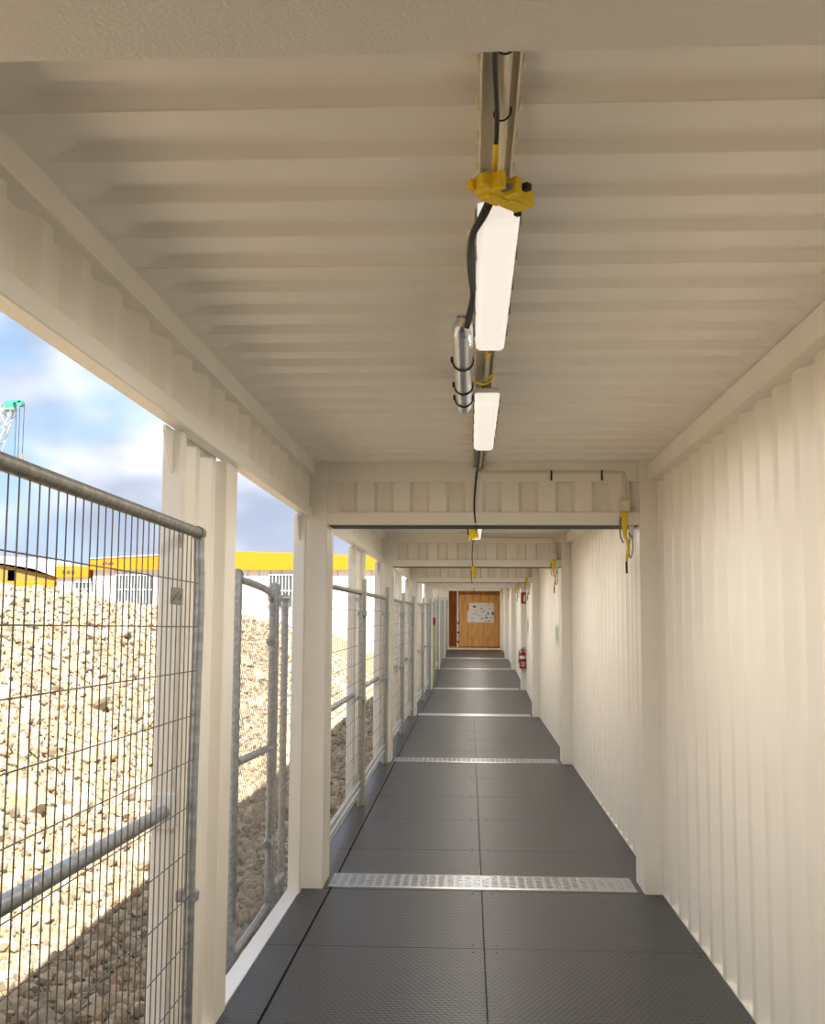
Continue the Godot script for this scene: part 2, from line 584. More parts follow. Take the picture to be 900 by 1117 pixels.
func end_frame(k: int) -> void:
	# two container end frames standing back to back: corner posts, header with ribbed infill
	var xf: Transform3D = B[mini(k, 7)]
	var d := 0.0
	if k == 8:
		d = LEN[7]
	var tr := thing("trim_%d" % k, "cream steel %s cross frame with corner posts and ribbed header" % ORD[k], "door frame", xf, P(0.08, 0, d), "", "structure")
	var st: SurfaceTool
	for f in [[0.0, 0.165], [0.185, FR]]:
		for x in [[-1.10, -0.93], [1.092, 1.25]]:
			st = mb()
			bx(st, P(x[0], -0.16, d + f[0]), P(x[1], CEIL + 0.02, d + f[1]), 0.006)
			part("corner_post", st, M.paint, tr)
		st = mb()
		bx(st, P(-0.94, 2.595, d + f[0] + 0.012), P(1.10, CEIL + 0.03, d + f[1]), 0.005)
		part("top_rail", st, M.paint, tr)
		st = mb()
		bx(st, P(-0.94, 2.311, d + f[0] + 0.008), P(1.10, 2.398, d + f[1]), 0.006)
		part("bottom_rail", st, M.beam_paint, tr)
	# ribbed infill sheet, set back
	st = mb()
	st.set_smooth_group(-1)
	var pts: Array = []
	var x := -0.94
	for i in 10:
		for q in [[0.0, 0.0], [0.108, 0.0], [0.128, 0.042], [0.216, 0.042]]:
			var xx: float = -0.97 + i * 0.236 + q[0]
			if xx < 1.10:
				pts.append(Vector2(clampf(xx, -0.94, 1.095), q[1]))
	pts.append(Vector2(1.10, 0.0))
	for i in pts.size() - 1:
		var a: Vector2 = pts[i]
		var b: Vector2 = pts[i + 1]
		quad(st, P(a.x, 2.38, d + 0.020 + a.y), P(a.x, 2.61, d + 0.020 + a.y), P(b.x, 2.61, d + 0.020 + b.y), P(b.x, 2.38, d + 0.020 + b.y))
	part("infill_sheet", st, M.paint, tr)
	st = mb()
	bx(st, P(-0.94, 2.38, d + 0.09), P(1.10, 2.61, d + FR - 0.02))
	part("infill_core", st, M.paint, tr)
	# dark rubber between the two frames
	st = mb()
	bx(st, P(-0.93, 2.318, d + 0.10), P(1.095, 2.36, d + 0.255))
	part("gasket", st, M.dark_gasket, tr)
	if k >= 2 and k <= 7:
		st = mb()
		bx(st, P(-0.925, 2.3085, d + 0.02), P(1.09, 2.313, d + 0.31), 0.001)
		part("underside_strip", st, M.dark_gasket, tr)
	# threshold plate over the joint in the floor
	if k == 8:
		return
	var th := thing("threshold_plate", "aluminium tread plate across the floor under the %s cross frame" % ORD[k], "plate", xf, P(0.08, 0.0, d + 0.05), "tread plates over the floor joints")
	st = mb()
	var a0 := 0.05
	var a1 := 0.40
	plate(st, [P(-0.90, 0.0, d + a0), P(1.055, 0.0, d + a0), P(1.055, 0.006, d + a0 + 0.02), P(-0.90, 0.006, d + a0 + 0.02)], Vector3(0, 0.0005, 0))
	bx(st, P(-0.90, 0.0, d + a0 + 0.018), P(1.055, 0.006, d + a1), 0.002)
	part("plate_sheet", st, M.alu, th)
	if k <= 3:
		st = mb()
		for r in 6:
			for c in 34:
				var ang := 0.78 if (c + r) % 2 == 0 else -0.78
				for e in 3:
					var t := Transform3D(Basis(Vector3.UP, ang), P(-0.872 + c * 0.0575, 0.006, d + a0 + 0.047 + r * 0.0525))
					var w := (e - 1) * 0.013
					plate(st, [t * Vector3(-0.021, 0, w), t * Vector3(0, 0, w - 0.0045), t * Vector3(0.021, 0, w), t * Vector3(0, 0, w + 0.0045)], Vector3(0, 0.0025, 0))
		part("tread_bumps", st, M.bright_alu, th, "", "stuff")

func end_wall() -> void:
	var xf := B[7]
	var L := LEN[7]
	var st: SurfaceTool
	var wb := thing("wall_back", "dark plywood hoarding at the far end of the walkway", "wall", xf, P(0.1, 0, L + 2.6), "", "structure")
	st = mb()
	bx(st, P(-1.4, -0.1, L + 2.6), P(1.8, 2.9, L + 2.66))
	part("hoarding", st, M.ply, wb)
	for x in [[-1.2, -1.14, 1.5], [1.27, 1.33, -0.2]]:
		st = mb()
		bx(st, P(x[0], -0.1, L + x[2]), P(x[1], 2.9, L + 2.62))
		part("side_sheet", st, M.ply, wb)
	st = mb()
	bx(st, P(-1.2, 2.78, L + 0.0), P(1.4, 2.86, L + 2.62))
	part("roof_sheet", st, M.ply, wb)
	st = mb()
	bx(st, P(-1.2, -0.1, L + 0.36), P(1.27, 0.06, L + 2.62))
	part("step", st, M.ply, wb)
	for x in [-0.72, -0.5]:
		st = mb()
		bx(st, P(x, 0.06, L + 2.5), P(x + 0.07, 2.74, L + 2.6), 0.004)
		part("stud", st, M.ply, wb)
	st = mb()
	bx(st, P(-0.95, 0.0, L + 0.2), P(1.12, 0.05, L + 0.42), 0.01)
	part("threshold_lip", st, M.paint, wb)
	var dr := thing("door_1", "plywood sheet door with rounded top corners closing the far end", "door", xf, P(0.35, 0.1, L + 0.75), "", "structure")
	st = mb()
	var pts: Array = [P(-0.535, 0.10, L + 0.75), P(1.25, 0.10, L + 0.75)]
	for i in 5:
		var t := PI * 0.5 * i / 4
		pts.append(P(1.17 + 0.08 * cos(t), 2.08 + 0.08 * sin(t), L + 0.75))
	for i in 5:
		var t := PI * 0.5 * (1.0 + i / 4.0)
		pts.append(P(-0.455 + 0.08 * cos(t), 2.08 + 0.08 * sin(t), L + 0.75))
	plate(st, pts, P(0, 0, 0.04))
	part("leaf", st, M.ply, dr)
	st = mb()
	bx(st, P(-0.615, 0.06, L + 0.77), P(-0.56, 2.35, L + 0.84), 0.004)
	part("jamb", st, M.paint, dr)
	for y in [0.25, 0.62, 1.0]:
		st = mb()
		bx(st, P(-0.60, y, L + 0.745), P(-0.52, y + 0.07, L + 0.765), 0.004)
		part("hinge", st, M.black, dr)
	st = mb()
	bx(st, P(-0.7, 2.36, L + 0.78), P(1.3, 2.75, L + 0.84))
	part("head_board", st, M.ply, dr)
	# notices pinned to the door
	var no := thing("notice_board", "white sheet of site plans pinned to the plywood door", "notice", xf, P(0.33, 1.05, L + 0.74))
	st = mb()
	bx(st, P(-0.135, 1.06, L + 0.735), P(0.86, 1.84, L + 0.748), 0.003)
	bx(st, P(-0.20, 1.06, L + 0.733), P(0.10, 1.52, L + 0.746), 0.003)
	part("sheet", st, M.white_plastic, no)
	var r2 := RandomNumberGenerator.new()
	r2.seed = 99
	for i in 34:
		st = mb()
		var x0 := r2.randf_range(-0.16, 0.78)
		var y0 := r2.randf_range(1.09, 1.78)
		if x0 < -0.12 and y0 > 1.48:
			continue
		var w := r2.randf_range(0.03, 0.16)
		var h := r2.randf_range(0.008, 0.03)
		if i % 8 == 0:
			h = 0.07
			w = 0.09
		bx(st, P(x0, y0, L + 0.7315), P(minf(x0 + w, 0.85), y0 + h, L + 0.737))
		part("print_mark", st, M.grey_plastic if i % 3 else M.black, no)

# ====================================================================== services under the ceiling
func batten(k: int, s0: float, s1: float, y: float, x: float, label: String) -> void:
	# y is the lowest face of the diffuser
	var b := thing("batten_light", label, "light", B[k], P(x, y, s0), "strip lights along the ceiling")
	var st := mb()
	bx(st, P(x - 0.052, y + 0.040, s0 + 0.004), P(x + 0.052, y + 0.072, s1 - 0.004), 0.010)
	part("housing", st, M.fixture, b)
	st = mb()
	bx(st, P(x - 0.02, y + 0.07, s0 + 0.2), P(x + 0.02, CEIL - 0.040, s0 + 0.24), 0.003)
	part("hanger", st, M.galv_dull, b)
	st = mb()
	bx(st, P(x - 0.02, y + 0.07, s1 - 0.24), P(x + 0.02, CEIL - 0.040, s1 - 0.2), 0.003)
	part("hanger", st, M.galv_dull, b)
	# diffuser: trough with sloping sides and ends
	st = mb()
	var lo := [P(x - 0.034, y, s0 + 0.03), P(x + 0.034, y, s0 + 0.03), P(x + 0.034, y, s1 - 0.03), P(x - 0.034, y, s1 - 0.03)]
	var mid := [P(x - 0.047, y + 0.014, s0 + 0.008), P(x + 0.047, y + 0.014, s0 + 0.008), P(x + 0.047, y + 0.014, s1 - 0.008), P(x - 0.047, y + 0.014, s1 - 0.008)]
	var hi := [P(x - 0.050, y + 0.045, s0), P(x + 0.050, y + 0.045, s0), P(x + 0.050, y + 0.045, s1), P(x - 0.050, y + 0.045, s1)]
	quad(st, lo[3], lo[2], lo[1], lo[0])
	for i in 4:
		var j := (i + 1) % 4
		quad(st, lo[i], lo[j], mid[j], mid[i])
		quad(st, mid[i], mid[j], hi[j], hi[i])
	part("diffuser", st, M.glow, b, "glowing white diffuser")
	for i in 5:
		for sd in [-1.0, 1.0]:
			st = mb()
			var s := s0 + 0.10 + i * (s1 - s0 - 0.2) / 4.0
			bx(st, P(x + sd * 0.049, y + 0.030, s - 0.008), P(x + sd * 0.056, y + 0.070, s + 0.008), 0.002)
			part("clip", st, M.galv_dull, b)
	var l := AreaLight3D.new()
	l.name = "batten_glow"
	l.area_size = Vector2(0.09, s1 - s0 - 0.06)
	l.area_normalize_energy = true
	l.light_energy = 0.72
	l.light_color = Color(1.0, 0.97, 0.92)
	l.area_range = 60.0
	l.area_attenuation = 2.0
	l.shadow_enabled = true
	b.add_child(l)
	l.position = P(0, -0.004, (s1 - s0) * 0.5)
	l.rotation = Vector3(-PI / 2, 0, 0)

func bay_services(k: int) -> void:
	var xf := B[k]
	var L := LEN[k]
	var where: String = "behind the %s cross frame" % ORD[k]
	var st: SurfaceTool
	# cable tray against the ceiling
	var tr := thing("cable_tray", "cream steel cable tray on the ceiling " + where, "cable tray", xf, P(0.06, CEIL - 0.03, FR), "ceiling cable trays")
	st = mb()
	bx(st, P(0.022, CEIL - 0.010, FR), P(0.094, CEIL - 0.004, L + 0.01), 0.001)
	part("tray_base", st, M.tray, tr)
	for x in [0.020, 0.092]:
		st = mb()
		bx(st, P(x, CEIL - 0.034, FR), P(x + 0.004, CEIL - 0.004, L + 0.01), 0.001)
		part("tray_side", st, M.tray, tr)
	if k <= 2:
		var n := int((L - FR) / 0.16)
		for i in n:
			for x in [0.012, 0.094]:
				st = mb()
				bx(st, P(x, CEIL - 0.022, FR + 0.08 + i * 0.16), P(x + 0.010, CEIL - 0.004, FR + 0.11 + i * 0.16), 0.002)
				part("tray_clip", st, M.tray, tr)
	# pipe and cable in the tray
	var pi := thing("conduit_pipe", "thin cream conduit running inside the ceiling tray " + where, "pipe", xf, P(0.07, CEIL - 0.03, FR), "conduits in the ceiling trays")
	st = mb()
	tube(st, [P(0.070, CEIL - 0.026, FR), P(0.070, CEIL - 0.028, 2.0), P(0.068, CEIL - 0.026, L)], 0.0085, 10)
	part("pipe", st, M.conduit, pi)
	if k == 1:
		for s in [0.98, 1.24]:
			st = mb()
			var c: Array = []
			for i in 13:
				var t := -0.3 + TAU * 0.62 * i / 12.0
				c.append(P(0.066 + 0.017 * cos(-t), CEIL - 0.030 + 0.016 * sin(-t) , s + 0.02 * sin(t * 0.5)))
			tube(st, c, 0.0022, 6)
			part("cable_tie", st, M.black, pi)
	# strip lights
	batten(k, 1.56, 2.76, 2.568, 0.068, "long white strip light nearest the %s cross frame, hanging on its far side" % ORD[k] if k > 1 else "large glowing strip light nearest the camera, below the yellow junction box")
	batten(k, 3.44, 4.60, 2.53, 0.070, "far white strip light in the bay " + where if k > 1 else "smaller-looking glowing strip light beyond the silver cylinder")
	# cable dropping from the far light over the next header
	var s1 := L
	var cb := thing("black_cable", "black cable hanging over the %s cross frame header" % ORD[mini(k + 1, 8)], "cable", xf, P(0.05, 2.5, s1 - 0.05), "black cables over the headers")
	st = mb()
	tube(st, curve([P(0.055, CEIL - 0.10, 4.66), P(0.055, CEIL - 0.05, 5.2), P(0.050, CEIL - 0.045, s1 - 0.12), P(0.042, 2.62, s1 - 0.03), P(0.032, 2.50, s1 - 0.02), P(0.030, 2.42, s1 - 0.018), P(0.038, 2.32, s1 - 0.014), P(0.05, 2.296, s1 + 0.05), P(0.04, 2.297, s1 + 0.2)]), 0.0055, 8)
	part("cable", st, M.black, cb)
	if k >= 7:
		return
	# conduit along the header ahead, junction box, yellow plug with its lead
	var hc := thing("header_conduit", "cream conduit with junction box along the %s cross frame header" % ORD[k + 1], "conduit", xf, P(0.08, 2.64, s1 - 0.03), "conduits on the headers")
	st = mb()
	tube(st, curve([P(0.085, 2.659, s1 - 0.09), P(0.088, 2.659, s1 - 0.04), P(0.11, 2.658, s1 - 0.02), P(0.5, 2.657, s1 - 0.018), P(0.95, 2.655, s1 - 0.018), P(0.99, 2.645, s1 - 0.02), P(1.002, 2.615, s1 - 0.022), P(1.002, 2.56, s1 - 0.024), P(1.002, 2.475, s1 - 0.024)], 8), 0.011, 10)
	part("pipe", st, M.conduit, hc)
	st = mb()
	tube(st, [P(1.002, 2.61, s1 - 0.022), P(1.002, 2.59, s1 - 0.022)], 0.015, 12)
	tube(st, [P(1.002, 2.50, s1 - 0.024), P(1.002, 2.476, s1 - 0.024)], 0.015, 12)
	part("collar", st, M.conduit, hc)
	st = mb()
	bx(st, P(0.966, 2.398, s1 - 0.055), P(1.034, 2.476, s1 + 0.012), 0.006)
	var jb := part("junction_box", st, M.conduit, hc)
	st = mb()
	bx(st, P(0.972, 2.404, s1 - 0.060), P(1.028, 2.470, s1 - 0.054), 0.003)
	part("lid", st, M.conduit, jb)
	if k == 1:
		for x in [0.53, 0.855]:
			st = mb()
			bx(st, P(x - 0.006, 2.60, s1 - 0.034), P(x + 0.006, 2.668, s1 - 0.030), 0.001)
			part("tie_end", st, M.black, hc)
	var pl := thing("hanging_plug", "yellow plug and leads hanging from junction box on the %s cross frame" % ORD[k + 1], "plug", xf, P(1.0, 2.3, s1 - 0.03), "yellow plugs under the junction boxes")
	st = mb()
	lathe(st, [Vector2(0.0, 0.0), Vector2(0.012, 0.0), Vector2(0.016, 0.05), Vector2(0.020, 0.07), Vector2(0.020, 0.13), Vector2(0.024, 0.132), Vector2(0.024, 0.165), Vector2(0.015, 0.17), Vector2(0.0, 0.17)], 14, Transform3D(Basis(Vector3.BACK, 0.03), P(0.998, 2.228, s1 - 0.03)))
	part("socket_body", st, M.yellow, pl)
	st = mb()
	tube(st, curve([P(0.998, 2.235, s1 - 0.03), P(1.012, 2.205, s1 - 0.035), P(1.018, 2.16, s1 - 0.035), P(1.008, 2.11, s1 - 0.035), P(1.005, 2.075, s1 - 0.035)]), 0.010, 8)
	part("plug_body", st, M.yellow, pl)
	st = mb()
	tube(st, [P(1.005, 2.09, s1 - 0.035), P(1.004, 2.05, s1 - 0.035), P(1.006, 2.0, s1 - 0.035)], 0.007, 8)
	part("lead_end", st, M.black, pl)
	st = mb()
	tube(st, curve([P(0.978, 2.40, s1 - 0.03), P(0.966, 2.31, s1 - 0.03), P(0.972, 2.23, s1 - 0.03), P(0.99, 2.195, s1 - 0.03)]), 0.005, 8)
	tube(st, curve([P(1.02, 2.26, s1 - 0.03), P(1.042, 2.23, s1 - 0.03), P(1.048, 2.18, s1 - 0.03), P(1.040, 2.12, s1 - 0.03), P(1.028, 2.10, s1 - 0.03), P(1.022, 2.14, s1 - 0.03), P(1.028, 2.22, s1 - 0.03)]), 0.004, 8)
	part("grey_lead", st, M.grey_plastic, pl)
	st = mb()
	bx(st, P(1.024, 2.225, s1 - 0.006), P(1.060, 2.325, s1 + 0.002), 0.003)
	part("white_tag", st, M.white_plastic, pl)
	# yellow plugs below the ceiling further on
	if k == 2:
		var cl := thing("plug_cluster", "bunch of yellow plugs hanging beside the strip light " + where, "plug", xf, P(0.03, 2.45, 3.2), "yellow plug bunches")
		var y0 := 2.43
		for i in 4:
			st = mb()
			var x := 0.002 + i * 0.022
			tube(st, curve([P(x, 2.60, 3.2), P(x - 0.004, 2.53, 3.2 + i * 0.01), P(x + 0.006, 2.47, 3.2), P(x - 0.01 + 0.004 * i, y0 + 0.008 * i, 3.2)], 4), 0.011, 8)
			part("plug_body", st, M.yellow, cl)
		st = mb()
		tube(st, curve([P(-0.012, 2.66, 3.2), P(-0.020, 2.56, 3.2), P(-0.012, 2.48, 3.2)], 4), 0.006, 8)
		part("lead", st, M.black, cl)
		var hp := thing("header_plug", "small yellow plug on black cable below the %s cross frame header" % ORD[k + 1], "plug", xf, P(0.04, 2.2, s1 - 0.02), "yellow plugs below the headers")
		st = mb()
		tube(st, curve([P(0.040, 2.32, s1 - 0.025), P(0.045, 2.24, s1 - 0.03), P(0.052, 2.17, s1 - 0.03)], 4), 0.019, 10)
		part("plug_body", st, M.yellow, hp)
		st = mb()
		bx(st, P(0.055, 2.24, s1 - 0.05), P(0.085, 2.30, s1 - 0.01), 0.006)
		part("plug_cap", st, M.yellow, hp)

# ====================================================================== fences
func wire_rows(y0: float, y1: float, step: float) -> Array:
	var out: Array = []
	var y := y1
	while y > y0:
		out.append(y)
		y -= step
	return out

func near_fence() -> void:
	var xf := B[1]
	var f := thing("mesh_fence_panel", "galvanised wire mesh fence panel nearest the camera, across the first opening", "fence", xf, P(-1.0, 0, 2.0), "mesh fence panels")
	var x := -1.0
	var sa := 0.62
	var sb := 3.115
	var st := mb()
	tube(st, [P(x, 1.99, sa), P(x, 1.985, sb - 0.06)], 0.0205, 14)
	part("top_tube", st, M.galv_dull, f)
	st = mb()
	var c := curve([P(x, 1.985, sb - 0.08), P(x, 1.984, sb - 0.02), P(x, 1.965, sb + 0.008), P(x, 1.90, sb + 0.012), P(x + 0.003, 1.7, sb + 0.02), P(x - 0.002, 1.0, sb + 0.012), P(x, 0.02, sb + 0.012)], 6)
	tube(st, c, 0.0195, 14)
	part("upright", st, M.galv, f)
	st = mb()
	tube(st, [P(x, 1.985, sb - 0.03), P(x, 1.985, sb + 0.020)], 0.0245, 14)
	part("corner_sleeve", st, M.galv_dull, f)
	st = mb()
	tube(st, [P(x, 1.99, sa), P(x, 0.02, sa)], 0.0195, 14)
	part("upright", st, M.galv, f)
	st = mb()
	tube(st, [P(x, 0.15, sa), P(x, 0.15, sb + 0.012)], 0.0195, 14)
	part("bottom_tube", st, M.galv, f)
	org = Vector3.ZERO
	var vm := mb()
	tube(vm, [Vector3(0, 0, 0), Vector3(0, 1.835, 0)], 0.0021, 6, false)
	vm.generate_normals()
	var vmesh := vm.commit()
	var i := 0
	var s := sb - 0.045
	while s > sa + 0.02:
		var w := share("wire", vmesh, M.wire, f, Transform3D(Basis(), Vector3(0.0, 0.15, -(s - 2.0))))
		s -= 0.0585
	var hm := mb()
	tube(hm, [Vector3(0, 0, 0), Vector3(0, 0, -(sb - sa))], 0.0021, 6, false)
	hm.generate_normals()
	var hmesh := hm.commit()
	for y in wire_rows(0.2, 1.80, 0.159):
		share("cross_wire", hmesh, M.wire, f, Transform3D(Basis(), Vector3(0.003, y, -(sa - 2.0))))
	org = P(-1.0, 0, 2.0)
	st = mb()
	bx(st, P(x + 0.004, 1.715, 2.74), P(x + 0.009, 1.772, 2.88), 0.001)
	part("tag_plate", st, M.galv_dull, f, "small grey stamped plate")
	st = mb()
	for j in 5:
		bx(st, P(x + 0.0085, 1.730 + 0.008 * (j % 3), 2.76 + 0.022 * j), P(x + 0.0095, 1.740 + 0.009 * (j % 3), 2.772 + 0.022 * j))
	part("stamped_marks", st, M.black, f)
	# clamp towards the post
	st = mb()
	bx(st, P(x - 0.05, 0.66, sb + 0.0), P(x + 0.026, 0.70, sb + 0.045), 0.004)
	tube(st, [P(x - 0.01, 0.68, sb + 0.05), P(x - 0.01, 0.68, sb - 0.035)], 0.006, 8)
	part("clamp", st, M.galv, f)

func guard_rail(k: int, s0: float, s1: float, label: String) -> void:
	var g := thing("guard_rail", label, "handrail", B[k], P(-1.085, 0.985, s0), "guard rails across the openings")
	var st := mb()
	tube(st, [P(-1.085, 1.0, s0), P(-1.085, 0.985, s1)], 0.0235, 14)
	part("rail_tube", st, M.galv, g)
	for s in [s0, s1]:
		st = mb()
		bx(st, P(-1.125, 0.925, s - 0.006), P(-1.052, 1.05, s + 0.006), 0.003)
		bx(st, P(-1.056, 0.925, s - 0.004), P(-1.050, 1.05, s + (0.06 if s == s1 else -0.06)), 0.002)
		part("end_plate", st, M.white_paint, g)

func bay_fences(k: int) -> void:
	var L := LEN[k]
	var spans := [[0.50, 3.02], [3.20, L - 0.20]]
	for j in 2:
		var sa: float = spans[j][0]
		var sb: float = spans[j][1]
		var lab := "galvanised mesh fence panel across the %s opening behind the %s cross frame" % ["near" if j == 0 else "far", ORD[k]]
		var x := -1.0
		var f := thing("mesh_fence_panel", lab, "fence", B[k], P(x, 0, sa), "mesh fence panels")
		var st := mb()
		tube(st, [P(x, 1.93, sa), P(x, 1.93, sb)], 0.0205, 10)
		part("top_tube", st, M.galv_dull, f)
		for s in [sa, sb]:
			st = mb()
			tube(st, [P(x, 1.95, s), P(x, 0.0, s)], 0.0195, 10)
			part("upright", st, M.galv, f)
		for y in [0.15, 0.215]:
			st = mb()
			tube(st, [P(x, y, sa), P(x, y, sb)], 0.0195, 10)
			part("bottom_tube", st, M.galv, f)
		if k <= 3:
			org = Vector3.ZERO
			var vm := mb()
			tube(vm, [Vector3(0, 0, 0), Vector3(0, 1.71, 0)], 0.0011, 5, false)
			vm.generate_normals()
			var vmesh := vm.commit()
			var s := sa + 0.06
			while s < sb - 0.03:
				share("wire", vmesh, M.wire, f, Transform3D(Basis(), Vector3(0, 0.215, -(s - sa))))
				s += 0.14
			var hm := mb()
			tube(hm, [Vector3(0, 0, 0), Vector3(0, 0, -(sb - sa))], 0.0026, 5, false)
			hm.generate_normals()
			var hmesh := hm.commit()
			for y in wire_rows(0.25, 1.77, 0.159):
				share("cross_wire", hmesh, M.wire, f, Transform3D(Basis(), Vector3(0.003, y, 0)))
		else:
			st = mb()
			var s := sa + 0.06
			while s < sb - 0.03:
				tube(st, [P(x, 0.215, s), P(x, 1.93, s)], 0.0011, 4, false)
				s += 0.3
			for y in wire_rows(0.25, 1.77, 0.159):
				tube(st, [P(x + 0.003, y, sa), P(x + 0.003, y, sb)], 0.0018, 4, false)
			part("wire_mesh", st, M.wire, f, "", "stuff")
		# square steel stake that carries the panel
		org = P(x, 0, sa)
		st = mb()
		bx(st, P(x + 0.002, 0.0, sb + 0.035), P(x + 0.044, 2.06, sb + 0.077), 0.004)
		var sk := part("stake", st, M.stake, f)
		for y in [0.95, 1.72]:
			st = mb()
			bx(st, P(x - 0.03, y, sb - 0.02), P(x + 0.05, y + 0.04, sb + 0.082), 0.004)
			part("bracket", st, M.galv, sk)
	guard_rail(k, FR + 0.07, 3.06, "galvanised guard rail across the near opening behind the %s cross frame" % ORD[k])
	guard_rail(k, 4.02, L - 0.15, "galvanised guard rail across the far opening behind the %s cross frame" % ORD[k])

func chain_link(st: SurfaceTool, x: float, s0: float, s1: float, y0: float, y1: float) -> void:
	# woven zig-zag wires, each hooked into its neighbour
	var p := 0.027
	var i := 0
	var s := s0
	while s + p <= s1 + 0.005:
		var pts: Array = []
		var y := y0
		var j := i % 2
		while y <= y1 + 0.001:
			pts.append(P(x + (0.002 if j % 2 == 1 else -0.002), y, s + (p if j % 2 == 1 else 0.0)))
			y += 0.03
			j += 1
		tube(st, pts, 0.0013, 4, false)
		s += p
		i += 1

func chain_link_gate() -> void:
	var xf := Transform3D()   # stands on the ground outside, world axes
	var X := -1.25
	var g := thing("chain_link_gate", "galvanised chain-link gate leaf outside the second opening", "gate", xf, P(X, -0.12, 6.4))
	var st := mb()
	tube(st, curve([P(X, -0.07, 5.93), P(X, -0.07, 6.85), P(X, 0.0, 6.93), P(X, 0.5, 6.94), P(X, 1.70, 6.94), P(X, 1.82, 6.90), P(X, 1.87, 6.78), P(X, 1.905, 6.2), P(X, 1.91, 5.95)], 6), 0.021, 12)
	part("frame_tube", st, M.galv, g)
	st = mb()
	tube(st, [P(X, 0.93, 5.95), P(X, 0.895, 6.94)], 0.021, 12)
	part("mid_tube", st, M.galv, g)
	st = mb()
	chain_link(st, X + 0.004, 5.95, 6.93, -0.06, 1.93)
	part("chain_link_mesh", st, M.galv, g, "", "stuff")
	for y in [0.30, 1.55]:
		st = mb()
		tube(st, [P(X, y, 6.90), P(X, y + 0.03, 6.99)], 0.030, 10)
		part("hinge", st, M.galv, g)
	for q in [[5.90, 1.94, "gate post with rounded cap beside the wide cream post", 0.030], [7.06, 1.90, "thick gate post between the chain-link gate and narrow panel", 0.032], [7.48, 1.84, "thin outer fence post next to the cream corner post", 0.024]]:
		var gp := thing("gate_post", "galvanised " + q[2], "post", xf, P(X - 0.01, -0.2, q[0]), "galvanised gate posts")
		st = mb()
		tube(st, [P(X - 0.01, -0.21, q[0]), P(X - 0.01, q[1], q[0])], q[3], 14)
		part("tube", st, M.galv, gp)
		st = mb()
		var r: float = q[3] * 1.22
		lathe(st, [Vector2(r, -0.03), Vector2(r, 0.0), Vector2(r * 0.8, 0.018), Vector2(r * 0.45, 0.03), Vector2(0.0, 0.034)], 14, Transform3D(Basis(), P(X - 0.01, q[1], q[0])))
		part("cap", st, M.galv, gp)
	var cp := thing("link_fence_section", "narrow chain-link panel with bent top tube by the cream corner post", "fence", xf, P(X, -0.12, 7.3))
	st = mb()
	tube(st, curve([P(X, 1.80, 7.10), P(X, 1.83, 7.2), P(X, 1.84, 7.445)], 5), 0.020, 10)
	part("top_tube", st, M.galv, cp)
	st = mb()
	tube(st, [P(X, 0.0, 7.105), P(X, 0.0, 7.44)], 0.020, 10)
	part("bottom_tube", st, M.galv, cp)
	st = mb()
	chain_link(st, X, 7.105, 7.44, 0.0, 1.82)
	part("chain_link_mesh", st, M.galv, cp, "", "stuff")

